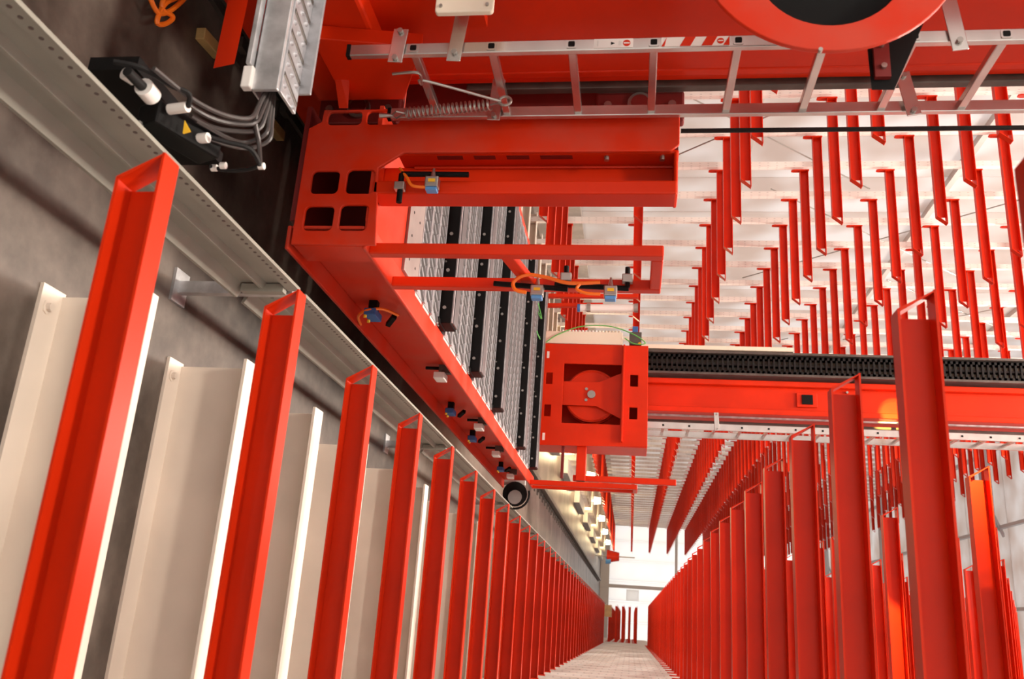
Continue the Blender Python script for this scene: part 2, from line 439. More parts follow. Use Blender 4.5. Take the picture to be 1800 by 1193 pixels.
# ---- far mast
FM = thing('crane_mast', 'red far mast of the stacker crane rising behind the drum housing', 'crane mast', (-2.48, 9.8, 0))
b = MB().box(-2.64, -2.32, 9.56, 10.1, .39, 11.2); b.build('mast_box', 'red', FM, bevel=.01)
for x0, x1 in ((-2.67, -2.61), (-2.35, -2.29)):
    MB().box(x0, x1, 9.48, 9.58, .39, 11.2).build('front_flange', 'red', FM, bevel=.008)
MB().box(-2.29, -2.275, 9.62, 9.66, .39, 11.2).build('cable_duct', 'galv', FM)
MB().box(-2.285, -2.26, 9.86, 9.90, .39, 11.2).build('guide_rail', 'dark_steel', FM)
ec = MB().box(-2.97, -2.945, 9.40, 9.62, 1.7, 11.2).box(-2.725, -2.70, 9.40, 9.62, 1.7, 11.2).box(-2.97, -2.70, 9.60, 9.63, 1.7, 11.2)
ech = ec.build('chain_trough', 'dark_steel', FM)
lk = MB()
for i in range(170):
    z = 1.75 + i * .055
    lk.box(-2.935, -2.905, 9.44, 9.56, z, z + .045).box(-2.765, -2.735, 9.44, 9.56, z, z + .045).box(-2.935, -2.735, 9.44, 9.465, z, z + .020).box(-2.845, -2.825, 9.45, 9.56, z, z + .055)
lk.build('chain_links', 'rubber', ech, kind='stuff')
lk = MB()
for i in range(170):
    z = 1.784 + i * .055
    lk.box(-2.895, -2.855, 9.50, 9.55, z - .034, z + .021).box(-2.815, -2.775, 9.50, 9.55, z - .034, z + .021)
lk.build('chain_cables', 'chain_inner', ech, kind='stuff')
MB().box(-3.03, -2.985, 9.40, 9.46, 1.80, 3.45).build('cable_cover', 'cream', FM)
ht = MB().box(-2.56, -2.40, 9.535, 9.555, (-2.541, 9.540, 3.488)[2], (-2.548, 9.540, 3.704)[2]).build('hatch_frame', 'red', FM, bevel=.004)
MB().box(-2.535, -2.43, 9.52, 9.536, (-2.543, 9.540, 3.542)[2], (-2.546, 9.540, 3.656)[2]).build('hatch', 'black', ht)
for x in (-2.58, -2.52, -2.44, -2.38):
    MB().cyl((x, 9.555, 4.02), (x, 9.53, 4.02), .014, 8).build('bolt', 'steel', ht, smooth=True)
# ---- ladders
def ladder(name, label, x, y0, y1, z0, z1, first, pitch, hw):
    L = thing(name, label, 'ladder', (x, (y0 + y1) / 2, z0))
    for k, yy in enumerate((y0, y1)):
        r_ = MB().box(x - hw, x + hw, yy - .012, yy + .012, z0 + .04 * k, z1).build('side_rail', 'alu', L, bevel=.003)
        MB().box(x - hw - .001, x + hw + .001, yy - .013, yy + .013, z0 + .04 * k - .012, z0 + .04 * k + .002).build('end_cap', 'black', r_)
    i = 0; z = first
    while z < z1 - .05:
        MB().box(x - .015, x + .013, y0 + .011, y1 - .011, z - .014, z + .014).build('rung', 'alu', L, bevel=.003)
        if z < 6:
            c = MB().xzpoly(rrect(x - .017, x + .015, z - .017, z + .017, .006, 3), y0 - .015, y0 - .011).build('rung_socket', 'alu', L)
            MB().xzpoly(rrect(x - .011, x + .009, z - .011, z + .011, .004, 3), y0 - .0165, y0 - .0145).build('hole', 'black', c)
        i += 1; z = first + pitch * i
    return L
LX, LY0, LY1 = -1.85, 2.49, 2.885
NL = ladder('ladder', 'aluminium ladder mounted on the broad near crane mast, with red and white stickers', LX, LY0, LY1, .735, 10.8, .963, .2735, .022)
# brackets of the near ladder
def strap(parent, p, q, wd, bolts=True):
    o = MB().bar(p, q, wd, .006, (0, 1, 0)).build('bracket', 'alu', parent, bevel=.002)
    if bolts:
        for e in (.1, .9):
            c = Vector(p).lerp(Vector(q), e); MB().cyl(c + Vector((0, -.004, 0)), c + Vector((0, -.014, 0)), .010, 8).build('bolt', 'steel', o, smooth=True)
yb = LY0 - .02
strap(NL, (-1.925, yb, .915), (-1.79, yb, .905), .052)
strap(NL, (-2.095, yb, 1.135), (-1.79, yb, 1.11), .050)
strap(NL, (-1.98, LY1 - .03, 1.20), (-1.80, LY1 - .03, 1.19), .050)
strap(NL, (-2.095, yb, 2.70), (-1.79, yb, 2.735), .050)
strap(NL, (-1.98, LY1 - .03, 2.68), (-1.80, LY1 - .03, 2.71), .050)
# stickers on the near ladder rail: a white notice and red-white hazard stripes
st = MB().box(-1.868, -1.833, LY0 - .0142, LY0 - .012, 1.585, 1.715).build('notice_sticker', 'white_plastic', NL)
MB().cyl((-1.850, LY0 - .0150, 1.694), (-1.850, LY0 - .0141, 1.694), .0125, 16).build('red_disc', 'red', st)
MB().box(-1.8525, -1.8475, LY0 - .0156, LY0 - .0148, 1.684, 1.704).build('disc_bar', 'white_plastic', st)
MB().xzpoly([(-1.844, 1.642), (-1.856, 1.642), (-1.850, 1.655)], LY0 - .0150, LY0 - .0141).build('arrow', 'black', st)
MB().box(-1.862, -1.840, LY0 - .0150, LY0 - .0141, 1.597, 1.599).build('printed_line', 'light_grey', st)
MB().box(-1.858, -1.842, LY0 - .0150, LY0 - .0141, 1.668, 1.670).box(-1.858, -1.842, LY0 - .0150, LY0 - .0141, 1.674, 1.676).build('printed_line', 'light_grey', st)
hz = MB().box(-1.868, -1.833, LY0 - .0142, LY0 - .012, 1.808, 2.028).build('hazard_sticker', 'white_plastic', NL)
for a in (1.808, 1.868, 1.938):
    e = .038 if a > 1.81 else .0
    zz = [(-1.833, a - (0 if e else 0)), (-1.868, a + .018), (-1.868, a + .018 + (.034 if e else .0)), (-1.833, a + (.034 if e else .010))]
    MB().xzpoly(zz, LY0 - .0150, LY0 - .0141).build('red_stripe', 'red', hz)
MB().xzpoly([(-1.833, 2.008), (-1.868, 2.028), (-1.833, 2.028)], LY0 - .0150, LY0 - .0141).build('red_stripe', 'red', hz)
MB().cyl((-1.850, LY0 - .0152, 2.0), (-1.850, LY0 - .0141, 2.0), .011, 16).build('red_disc', 'red', hz)
MB().box(-1.852, -1.848, LY0 - .0160, LY0 - .0150, 1.992, 2.008).build('disc_bar', 'white_plastic', hz)
FL = ladder('ladder', 'pale aluminium ladder mounted on the far crane mast', -2.12, 9.45, 9.87, 1.2, 10.8, 2.056, .2785, .036)
for z in (2.62, 4.55, 6.5):
    strap(FL, (-2.28, 9.43, z), (-2.08, 9.43, z + .01), .05, True)

# ---- tension spring and hook rod on the near ladder
sp = thing('tension_spring', 'steel coil spring with hook rod hanging on the near ladder', 'spring', (-1.800, 2.814, 0.805))
A = Vector((-1.800, 2.800, 0.858)); B2 = Vector((-1.800, 2.751, 1.195))
d = (B2 - A).normalized(); u = d.cross(Vector((1, 0, 0))).normalized(); v = d.cross(u)
pts = [A + (B2 - A) * (i / 240) + (u * math.cos(i * 2 * math.pi / 12) + v * math.sin(i * 2 * math.pi / 12)) * .020 for i in range(241)]
MB().tube(pts, .0030, 6).build('coil', 'steel', sp, smooth=True)
MB().tube([A, (-1.800, 2.787, 0.828), (-1.800, 2.814, 0.801), (-1.800, 2.834, 0.816), A], .0035, 6).build('end_loop', 'steel', sp, smooth=True)
MB().cyl((-1.800, 2.813, 0.756), (-1.800, 2.814, 0.810), .011, 10, .006).build('clevis', 'steel', sp, smooth=True)
MB().tube(spline([(-1.800, 2.551, 0.875), (-1.800, 2.547, 0.969), (-1.800, 2.615, 0.967), (-1.800, 2.595, 0.985), (-1.800, 2.729, 1.236)], 6), .0055, 7).build('hook_rod', 'steel', sp, smooth=True)
cc = Vector((-1.800, 2.730, 1.253))
MB().tube([cc + Vector((.018 * math.cos(t * math.pi / 10), -.002, .022 * math.sin(t * math.pi / 10))) for t in range(21)], .0055, 7).build('eye', 'steel', sp, smooth=True)
MB().tube([B2, (-1.800, 2.737, 1.239)], .004, 6).build('link', 'steel', sp, smooth=True)

# ---- junction box and cable ring on the near mast
jx = thing('junction_box', 'cream junction box on the near mast above the ladder', 'box', (-2.03, 2.3, 1.0))
p0 = Vector((-2.083, 2.350, 1.051)); p1 = Vector((-1.893, 2.350, 1.257))
MB().xzpoly(rrect(p0.x, p1.x, p0.z + .01, p1.z, .012), 2.35, 2.372).build('lid', 'cream', jx, bevel=.004)
for z in (p0.z + .03, p1.z - .02): MB().cyl((p1.x - .025, 2.352, z), (p1.x - .025, 2.344, z), .006, 8).build('screw', 'steel', jx, smooth=True)
MB().box(p0.x + .05, p1.x - .10, 2.372, 2.56, p0.z + .05, p1.z - .06).build('mount', 'red', jx)
rg = thing('ring_guide', 'large red ring flange with black funnel in front of the ladder', 'ring guide', (-1.86, 2.0, 1.9))
rc = Vector((-1.803, 2.0, 2.240)); ro, ri = .346, .192
out = [(rc.x + ro * math.cos(t * math.pi / 32), rc.z + ro * math.sin(t * math.pi / 32)) for t in range(64)]
inn = [(rc.x + .076 + ri * math.cos(t * math.pi / 24), rc.z + ri * math.sin(t * math.pi / 24)) for t in range(48)]
MB().xz_plate(out, [inn], 2.0, 2.016).build('flange', 'red_wear', rg, bevel=.003)
MB().cyl((rc.x + .076, 2.015, rc.z), (rc.x + .02, 2.16, rc.z), ri + .004, 40, .15).build('funnel', 'black', rg, smooth=True)
pl = MB().add([(-1.796, 2.100, 2.580), (-1.402, 2.100, 2.411), (-1.403, 2.100, 2.354), (-1.616, 2.100, 2.348), (-1.847, 2.160, 2.603), (-1.442, 2.160, 2.430), (-1.443, 2.160, 2.371), (-1.662, 2.160, 2.365)],
   [(0,1,2,3),(7,6,5,4),(0,4,5,1),(1,5,6,2),(2,6,7,3),(3,7,4,0)]).build('bracket', 'black', rg)
q0 = Vector((-1.538, 2.090, 2.362)); q1 = Vector((-1.434, 2.090, 2.402))
MB().box(q0.x, q1.x, 2.085, 2.105, q0.z, q1.z).build('clamp_plate', 'dark_red', pl)
for q in ((-1.531, 2.090, 2.382), (-1.464, 2.090, 2.384)): MB().cyl((q[0], 2.088, q[2]), (q[0], 2.076, q[2]), .008, 8).build('bolt', 'steel', pl, smooth=True)
MB().cyl(((-1.455, 2.000, 2.204)[0], 2.002, (-1.455, 2.000, 2.204)[2]), ((-1.455, 2.000, 2.204)[0], 1.99, (-1.455, 2.000, 2.204)[2]), .006, 8).build('screw', 'steel', rg, smooth=True)

# ------------------------------------------------------------------ lifting carriage
CG = thing('lifting_carriage', 'red lifting carriage with telescopic forks and tread planks between the two masts', 'crane carriage', (-2.4, 6.0, .40))
CY0, CY1 = 2.945, 9.05
for sx, nm in ((1, 0), (-1, 1)):
    xo = -1.30 if sx > 0 else -3.42
    MB().box(xo - sx*.10, xo, CY0, CY1, .395, .412).box(xo - sx*.10, xo - sx*.085, CY0, CY1, .412, .705).box(xo - sx*.125, xo - sx*.005, CY0, CY1, .705, .722).build('side_beam', 'red_wear', CG, bevel=.006)
MB().box(-3.40, -1.42, 3.40, 3.43, .42, .69).box(-1.93, -1.42, CY0, 3.43, .40, .42).box(-3.40, -1.93, 3.14, 3.43, .40, .42).build('end_box', 'dark_red', CG)  # dark red carries the shade of the box interior
for yy in (4.3, 5.2, 6.2, 7.6, 8.7): MB().box(-3.33, -1.40, yy, yy + .14, .50, .66).build('cross_beam', 'red', CG)
MB().box(-1.93, -1.42, CY0, 3.435, .705, .722).box(-3.40, -1.93, 3.14, 3.435, .705, .722).build('deck_plate', 'red_wear', CG)
# near end frame plate with cut-outs
outl = [(-1.313, .425), (-1.313, .763), (-1.640, .735), (-1.707, .83), (-1.707, 1.86), (-1.735, 1.892), (-1.905, 1.892), (-1.905, .478), (-1.850, .475), (-1.82, .425)]
holes = [rrect(-1.628, -1.529, .470, .582, .02), rrect(-1.633, -1.529, .614, .726, .02), rrect(-1.474, -1.371, .464, .580, .02), rrect(-1.480, -1.372, .606, .718, .02),
         rrect(-1.895, -1.835, .500, .640, .018), rrect(-1.895, -1.835, .662, .800, .018)]
MB().xz_plate(outl, holes, 2.93, 2.945).build('end_plate', 'red_wear', CG, bevel=.004)
MB().box(-1.335, -1.313, 2.945, 3.10, .43, .72).build('corner_plate', 'red', CG, bevel=.004)
MB().box(-2.60, -1.86, 3.19, 3.21, .73, 1.90).build('dark_backing', 'dark_red', CG)  # added dark sheet closing a bright gap, standing in for shade
for zc in (.55, 1.74):
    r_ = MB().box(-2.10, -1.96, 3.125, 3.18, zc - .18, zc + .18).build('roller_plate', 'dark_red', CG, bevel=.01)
    MB().cyl((-2.035, 3.125, zc), (-2.035, 3.11, zc), .050, 20).build('roller', 'steel', r_, smooth=True)
    MB().cyl((-2.035, 3.112, zc), (-2.035, 3.104, zc), .036, 20).build('roller_hub', 'dark_red', r_, smooth=True)
    for dz in (-.13, .13): MB().cyl((-2.03, 3.125, zc + dz), (-2.03, 3.11, zc + dz), .016, 10).build('bolt', 'steel', r_, smooth=True)
# guide post behind it
po = MB().box(-1.722, -1.707, 2.945, 3.06, .80, 1.892).box(-1.707, -1.545, 3.045, 3.06, .72, 1.885).box(-1.585, -1.529, 2.93, 3.045, .722, 1.885).box(-1.715, -1.53, 2.94, 3.055, 1.873, 1.888)
post = po.build('guide_post', 'red', CG, bevel=.007)
for z0, z1 in ((.957, 1.059), (1.104, 1.188), (1.233, 1.321), (1.365, 1.489)):
    MB().box(-1.7085, -1.7055, 2.958, 2.985, z0, z1).build('slot', 'dark_red', post)
for z in (1.62, 1.83):
    MB().cyl((-1.706, 2.97, z), (-1.69, 2.97, z), .010, 10).build('bolt', 'steel', post, smooth=True)
MB().tube([(-1.700, 3.038, .85 + i * .01) for i in range(104)], .006, 6).build('weld_seam', 'red', post, smooth=True)
# hold-down frames on the near side beam
def hoop(x, y0, y1, z1, wd=.045):
    h = MB().box(x - wd/2, x + wd/2, y0, y0 + .05, .72, z1).box(x - wd/2, x + wd/2, y1 - .05, y1, .72, z1).box(x - wd/2, x + wd/2, y0 + .05, y1 - .05, z1 - .045, z1)
    o = h.build('hold_down_frame', 'red', CG, bevel=.006)
    return o
h1 = hoop(-1.325, 2.985, 3.375, 1.842)
MB().bar((-1.325, 3.03, 1.25), (-1.325, 3.33, 1.31), .03, .05).build('brace', 'red', h1, bevel=.004)
h2 = hoop(-1.325, 8.72, 9.00, 1.79, .05)
MB().box(-1.46, -1.40, 8.98, 9.04, 1.13, 2.18).build('guide_arm', 'red', CG, bevel=.006)
MB().box(-1.80, -1.40, 8.96, 9.05, 1.16, 1.26).build('guide_arm', 'red', CG, bevel=.006)
MB().box(-1.76, -1.42, 8.98, 9.02, 1.0, 1.03).build('guide_arm', 'dark_red', CG, bevel=.003)
# plain cover plate and tread planks
ZT = .735
o = MB().box(-3.33, -1.425, 3.44, 3.685, .70, ZT).build('cover_plate', 'cover_steel', CG, bevel=.003)
dots = MB()
for x in [-1.5 - .115 * i for i in range(8)]:
    for yy in (3.50, 3.61): dots.cyl((x, yy, ZT - .002), (x, yy, ZT + .001), .007, 8)
dots.build('screw_holes', 'black', o, kind='stuff')
def plank_mesh(wd, xa, xb):
    """perforated tread plank: body, raised lips of the openings, dark openings"""
    b = MB(); s = MB()
    b.box(xa, xb, 0, wd, ZT - .045, ZT - .008).box(xa, xb, 0, .012, ZT - .008, ZT).box(xa, xb, wd - .012, wd, ZT - .008, ZT)
    n = int((xb - xa) / .06)
    for i in range(n):
        for row in range(2):
            x = xa + .02 + i * .06 + (.03 if row else 0); y0 = .018 + row * (wd - .03) / 2; y1 = y0 + (wd - .05) / 2
            if x + .06 > xb: continue
            z0, z1 = ZT - .008, ZT + .004
            # lip rising towards one long edge, set on the slant
            b.add([(x, y0, z0), (x + .034, y1, z0), (x + .052, y1, z1), (x + .018, y0, z1), (x + .022, y0, z0), (x + .056, y1, z0)],
                  [(0, 1, 2, 3), (3, 2, 5, 4), (0, 3, 4), (1, 5, 2), (0, 4, 5, 1)])
            s.add([(x + .0225, y0, z0), (x + .0565, y1, z0), (x + .0525, y1, z1 - .002), (x + .0185, y0, z1 - .002), (x + .0262, y0, z0 + .0006), (x + .0602, y1, z0 + .0006)],
                  [(0, 1, 2, 3), (0, 4, 5, 1), (3, 2, 5, 4)])
    return b, s
for (ya, yb_, n) in ((3.69, 4.165, 3), (4.34, 5.075, 4), (5.25, 6.015, 4), (6.195, 7.435, 6), (7.625, 8.465, 4)):
    wd = (yb_ - ya) / n
    for i in range(n):
        b, s = plank_mesh(wd - .006, -3.33, -1.42)
        dy = ya + i * wd
        b.v = [(x, y + dy, z) for x, y, z in b.v]; s.v = [(x, y + dy, z) for x, y, z in s.v]
        o = b.build('tread_plank', 'tread', CG)
        s.build('openings', 'slot_grey', o, kind='stuff')
        MB().box(-1.419, -1.405, dy + .01, dy + wd - .016, ZT - .045, ZT - .012).build('end_clip', 'light_grey', o)
# telescopic forks: black flank with bolts, steel top
for (ya, yb_) in ((4.18, 4.325), (5.09, 5.235), (6.03, 6.18), (7.45, 7.61), (8.48, 8.65)):
    o = MB().box(-3.36, -1.435, ya, yb_, .69, .795).build('telescopic_fork', 'black', CG, bevel=.004)
    MB().box(-3.35, -1.44, ya + .026, yb_ - .02, .7955, .807).build('sliding_top', 'fork_steel', o, bevel=.003)
    MB().box(-3.35, -1.44, ya + .004, ya + .018, .7955, .803).build('edge_strip', 'galv', o)
    bl = MB()
    for i in range(9):
        x = -1.52 - i * .21
        bl.cyl((x, ya + .001, .755), (x, ya - .006, .755), .010, 8)
        if i % 2: bl.cyl((x - .05, ya + .001, .738), (x - .05, ya - .004, .738), .006, 6)
    bl.build('flank_bolts', 'steel', o, kind='stuff')
    e = MB().box(-1.455, -1.430, ya - .05, ya + .13, .67, .742).build('end_block', 'black', o, bevel=.004)
    MB().cyl((-1.431, ya + .02, .71), (-1.422, ya + .02, .71), .020, 12).build('end_pulley', 'dark_steel', e, smooth=True)
    MB().cyl((-1.431, ya - .03, .725), (-1.423, ya - .03, .725), .009, 8).build('end_bolt', 'steel', e, smooth=True)
# far end housing with rope drum
FY = 8.90
outl = [(-2.85, .72), (-2.85, 1.872), (-1.765, 1.882), (-1.74, .72)]
holes = [[(-2.63, .99), (-2.63, 1.60), (-1.985, 1.60), (-1.985, .99)]]
for x in (-2.525, -2.175):
    for z0, z1 in ((.802, .872), (1.690, 1.772)): holes.append([(x, z0), (x, z1), (x + .125, z1), (x + .125, z0)])
hp = MB().xz_plate(outl, holes, FY, FY + .015).build('drum_housing', 'red', CG, bevel=.004)
MB().box(-2.85, -2.835, FY + .015, 9.38, .72, 1.87).box(-1.775, -1.757, FY + .015, 9.38, .72, 1.88).box(-2.835, -1.775, FY + .015, 9.38, 1.858, 1.872).build('housing_sides', 'red', hp, bevel=.004)
MB().box(-2.835, -1.775, 9.24, 9.26, .72, 1.86).build('housing_back', 'red', hp)
MB().box(-2.84, -1.80, FY - .06, FY, 1.612, 1.630).build('stiffener', 'red', hp, bevel=.003)
dr = MB().cyl((-2.31, 9.00, 1.29), (-2.31, 9.03, 1.29), .285, 48).cyl((-2.31, 9.03, 1.29), (-2.31, 9.12, 1.29), .25, 48).cyl((-2.31, 9.12, 1.29), (-2.31, 9.15, 1.29), .285, 48)
dro = dr.build('rope_drum', 'red', hp, smooth=True)
MB().tube([(-2.31 + .268 * math.cos(t * math.pi / 32), 9.0, 1.29 + .268 * math.sin(t * math.pi / 32)) for t in range(65)], .010, 8).build('drum_rim', 'red', dro, smooth=True)
MB().xzpoly([(-2.45, .985), (-2.19, .985), (-2.19, 1.34), (-2.06, 1.605), (-2.56, 1.605), (-2.45, 1.36)], 8.955, 8.975).build('bearing_plate', 'red', hp, bevel=.003)
MB().cyl((-2.31, 8.955, 1.29), (-2.31, 8.93, 1.29), .042, 20).build('drum_axle', 'steel', hp, smooth=True)
for x in (-2.37, -2.25): MB().cyl((x, 8.956, 1.235), (x, 8.944, 1.235), .016, 10).build('bolt', 'steel', hp, smooth=True)
for x in (-2.76, -1.87): MB().box(x, x + .075, FY - .002, FY, .80, .826).build('type_plate', 'white_plastic', hp)
# terminal strip on the housing
ts = MB().box(-3.00, -2.86, 8.92, 9.10, .77, 1.60).build('terminal_box', 'cream', CG, bevel=.004)
for i in range(18):
    z = .95 + i * .036
    MB().cyl((-3.00, 8.99, z), (-3.035, 8.99, z), .015, 10).build('cable_gland', 'white_plastic' if i < 11 else 'cream', ts, smooth=True)
vb = MB().box(-3.02, -2.875, 8.95, 9.08, 1.67, 1.80).build('valve_block', 'dark_steel', CG, bevel=.006)
MB().box(-3.09, -3.02, 8.97, 9.05, 1.70, 1.76).build('valve_cap', 'blue', vb, bevel=.004)
MB().cyl((-2.885, 8.945, 1.78), (-2.885, 8.93, 1.78), .015, 8).build('plug', 'yellow', vb, smooth=True)
MB().tube(spline([(-2.86, 8.9, .78), (-2.95, 8.9, .90), (-3.05, 8.9, 1.15), (-3.06, 8.9, 1.45), (-2.98, 8.9, 1.70), (-2.88, 8.9, 1.84), (-2.87, 8.9, 1.72), (-2.93, 8.9, 1.62)]), .006, 6).build('earth_wire', 'green', CG, smooth=True)
MB().tube(spline([(-3.171, 8.400, 0.717), (-2.953, 8.400, 0.776), (-3.076, 8.400, 0.698), (-2.829, 8.400, 0.731), (-2.699, 8.600, 0.807)]), .006, 6).build('earth_wire', 'green', CG, smooth=True)
# light barrier sensors
def sensor(c, side=1, label=None):
    """blue-faced optical sensor with cone and clamp"""
    c = Vector(c)
    o = MB().box(c.x - .022, c.x + .022, c.y - .02, c.y + .02, c.z - .026, c.z + .026).build('light_sensor', 'steel', CG, bevel=.004)
    MB().box(c.x + .022, c.x + .036, c.y - .018, c.y + .018, c.z - .022, c.z + .022).build('sensor_face', 'blue_light', o, bevel=.003)
    MB().cyl((c.x - .020, c.y, c.z), (c.x - .062, c.y, c.z), .012, 10, .004).build('sensor_cone', 'steel', o, smooth=True)
    MB().box(c.x - .008, c.x + .004, c.y - .023, c.y - .019, c.z - .012, c.z + .014).build('sensor_mark', 'yellow', o)
    return o
def rod(p, q, r=.011): return MB().cyl(p, q, r, 10).build('sensor_rod', 'black', CG, smooth=True)
s1 = Vector((-1.546, 2.880, 0.972))
sensor(s1)
rod((-1.596, 2.900, 0.842), (-1.593, 2.900, 1.104)); rod((-1.596, 2.900, 0.842), (-1.475, 2.900, 0.844))
c = Vector((-1.542, 2.900, 0.841)); MB().box(c.x - .016, c.x + .016, c.y - .016, c.y + .016, c.z - .02, c.z + .02).build('rod_clamp', 'steel', CG, bevel=.003)
MB().tube(spline([(-1.632, 2.920, 0.826), (-1.570, 2.880, 0.870), (-1.531, 2.870, 0.898), (-1.524, 2.870, 0.950)]), .006, 6).build('sensor_cable', 'orange', CG, smooth=True)
s2 = Vector((-1.259, 3.250, 1.350)); s3 = Vector((-1.261, 3.250, 1.643))
sensor(s2); sensor(s3)
rod((-1.302, 3.280, 1.166), (-1.282, 3.280, 1.470)); rod((-1.305, 3.290, 1.415), (-1.293, 3.290, 1.714))
for u in ((995, 485), (1103, 488)):
    pass
for q in ((-1.340, 3.300, 1.459), (-1.338, 3.300, 1.708)):
    q = Vector(q)
    cl = MB().box(q.x - .018, q.x + .018, q.y - .018, q.y + .018, q.z - .022, q.z + .022).build('rod_clamp', 'steel', CG, bevel=.004)
    MB().cyl((q.x - .05, q.y, q.z), (q.x + .035, q.y, q.z), .011, 10).build('clamp_rod', 'black', cl, smooth=True)
MB().tube(spline([(-1.234, 3.200, 1.313), (-1.245, 3.200, 1.269), (-1.279, 3.200, 1.260), (-1.309, 3.200, 1.308), (-1.300, 3.200, 1.389), (-1.277, 3.200, 1.480), (-1.282, 3.200, 1.603)]), .0075, 7).build('sensor_cable', 'orange', CG, smooth=True)
MB().tube(spline([(-1.232, 3.200, 1.605), (-1.235, 3.200, 1.549), (-1.252, 3.200, 1.513), (-1.276, 3.200, 1.525)]), .0065, 7).build('sensor_cable', 'orange', CG, smooth=True)
# blue sensors, rods and reflectors on the flank of the near side beam
def flank(y, z, kind):
    x = -1.385
    if kind == 'blue':
        o = MB().box(x + .05, x + .085, y - .055, y + .055, z - .028, z + .028).build('flank_sensor', 'blue', CG, bevel=.004)
        MB().box(x, x + .05, y - .02, y + .02, z - .02, z + .02).build('sensor_mount', 'black', o)
        MB().cyl((x + .086, y - .05, z - .02), (x + .098, y - .05, z - .02), .008, 8).cyl((x + .086, y + .02, z - .024), (x + .098, y + .02, z - .024), .008, 8).build('sensor_plug', 'yellow', o, smooth=True)
        MB().bar((x + .03, y + .12, z + .07), (x + .05, y + .19, z + .02), .025, .025).build('swivel_clamp', 'black', o, bevel=.003)
    else:
        o = MB().box(x + .05, x + .09, y - .05, y + .05, z - .032, z + .032).build('reflector', 'white_plastic', CG, bevel=.004)
        MB().box(x, x + .05, y - .02, y + .02, z - .01, z + .06).build('reflector_mount', 'dark_steel', o)
        MB().cyl((x + .02, y - .01, z + .05), (x + .02, y - .01, z - .09), .010, 8).build('mount_rod', 'black', o, smooth=True)
for q, k in (((-1.310, 3.744, 0.518), 'blue'), ((-1.310, 4.803, 0.622), 'refl'), ((-1.310, 5.710, 0.503), 'blue'), ((-1.310, 6.156, 0.627), 'refl'), ((-1.310, 6.611, 0.497), 'blue'), ((-1.310, 7.206, 0.599), 'refl'), ((-1.310, 7.986, 0.527), 'blue'), ((-1.310, 8.363, 0.569), 'refl')): flank(q[1], q[2], k)
MB().tube(spline([(-1.310, 3.865, 0.423), (-1.310, 3.748, 0.447), (-1.320, 3.694, 0.498), (-1.340, 3.722, 0.567), (-1.350, 3.834, 0.614)]), .007, 6).build('sensor_cable', 'orange', CG, smooth=True)
# floodlight at the far end of the carriage
fl = thing('floodlight', 'black round floodlight under the far end of the carriage beam', 'lamp', (-1.232, 9.150, 0.519))
fc = Vector((-1.256, 9.150, 0.518))
MB().cyl(fc + Vector((-.02, .10, -.02)), fc, .08, 24, .13).build('housing', 'black', fl, smooth=True)
MB().cyl(fc + Vector((.03, -.004, 0)), fc + Vector((.034, -.014, .004)), .075, 24).build('lens', 'lens', fl, smooth=True)
MB().tube([fc + Vector((.15 * math.sin(t * math.pi / 12 - .3), .02, .15 * math.cos(t * math.pi / 12 - .3) - .0)) for t in range(13)], .012, 6).build('yoke', 'black', fl, smooth=True)
MB().box(fc.x - .22, fc.x - .10, fc.y, fc.y + .06, fc.z - .14, fc.z + .10).build('mount_plate', 'light_grey', fl)
# small red bracket with tube lamp in front of the far housing
tl = thing('tube_lamp', 'white tube lamp on thin red bars beside the drum housing', 'lamp', (-3.192, 8.700, 1.268))
a = Vector((-3.189, 8.700, 1.117)); b_ = Vector((-3.202, 8.700, 1.745))
MB().cyl(a, b_, .040, 16).build('tube', 'white_plastic', tl, smooth=True)
for q in ((-3.191, 8.700, 1.237), (-3.201, 8.700, 1.733)):
    q = Vector(q); MB().cyl(q + Vector((0, 0, -.02)), q + Vector((0, 0, .02)), .048, 16).build('collar', 'steel', tl, smooth=True)
MB().cyl(a, a + Vector((0, 0, .03)), .043, 16).build('end_cap', 'blue', tl, smooth=True)
MB().bar((-3.336, 8.750, 0.709), (-3.349, 8.750, 1.754), .06, .04).build('support_bar', 'red', tl, bevel=.004)
MB().bar((-3.236, 8.780, 0.711), (-3.256, 8.780, 1.383), .05, .04).build('support_bar', 'red', tl, bevel=.004)
# long cable behind the ladder
cb = MB().cyl((-2.018, 3.300, 1.915), ((-2.018, 3.300, 1.915)[0] - .01, 3.32, 10.9), .010, 8).build('hoist_rope', 'rubber', None, smooth=True)
tag(cb, 'dark hoist rope running up from the carriage guide post past the far arms', 'rope')

# ------------------------------------------------------------------ step, cables and current collector at the crane foot
tr = thing('cable_step', 'galvanised step bracket with slotted tread and cables at the crane foot', 'step', (-1.6, 2.05, .60))
b, s = MB(), MB()
MB().box(-2.015, -1.37, 2.0, 2.015, .655, .735).box(-2.015, -1.37, 2.0, 2.13, .655, .662).build('side_plate', 'galv', tr, bevel=.003)
MB().box(-2.015, -1.37, 2.015, 2.13, .730, .740).box(-2.015, -1.44, 2.13, 2.14, .69, .775).build('tread_plate', 'tread', tr, bevel=.002)
for i in range(9):
    x = -1.425 - i * .072
    o = MB().add([(x, 2.018, .741), (x + .035, 2.125, .741), (x + .018, 2.125, .741), (x - .017, 2.018, .741), (x - .004, 2.018, .7425), (x + .031, 2.125, .7425), (x + .022, 2.125, .7425), (x - .013, 2.018, .7425)], [(0,1,2,3),(7,6,5,4),(0,4,5,1),(1,5,6,2),(2,6,7,3),(3,7,4,0)]).build('slot', 'dark_steel', tr)
    for k in range(3): MB().cyl((x + .025 + .012 * k, 2.03 + .035 * k, .740), (x + .025 + .012 * k, 2.03 + .035 * k, .747), .009, 8, .005).build('stud', 'tread', tr, smooth=True)
MB().box(-2.015, -1.44, 1.975, 2.0, .640, .655).build('bottom_flange', 'galv', tr, bevel=.002)
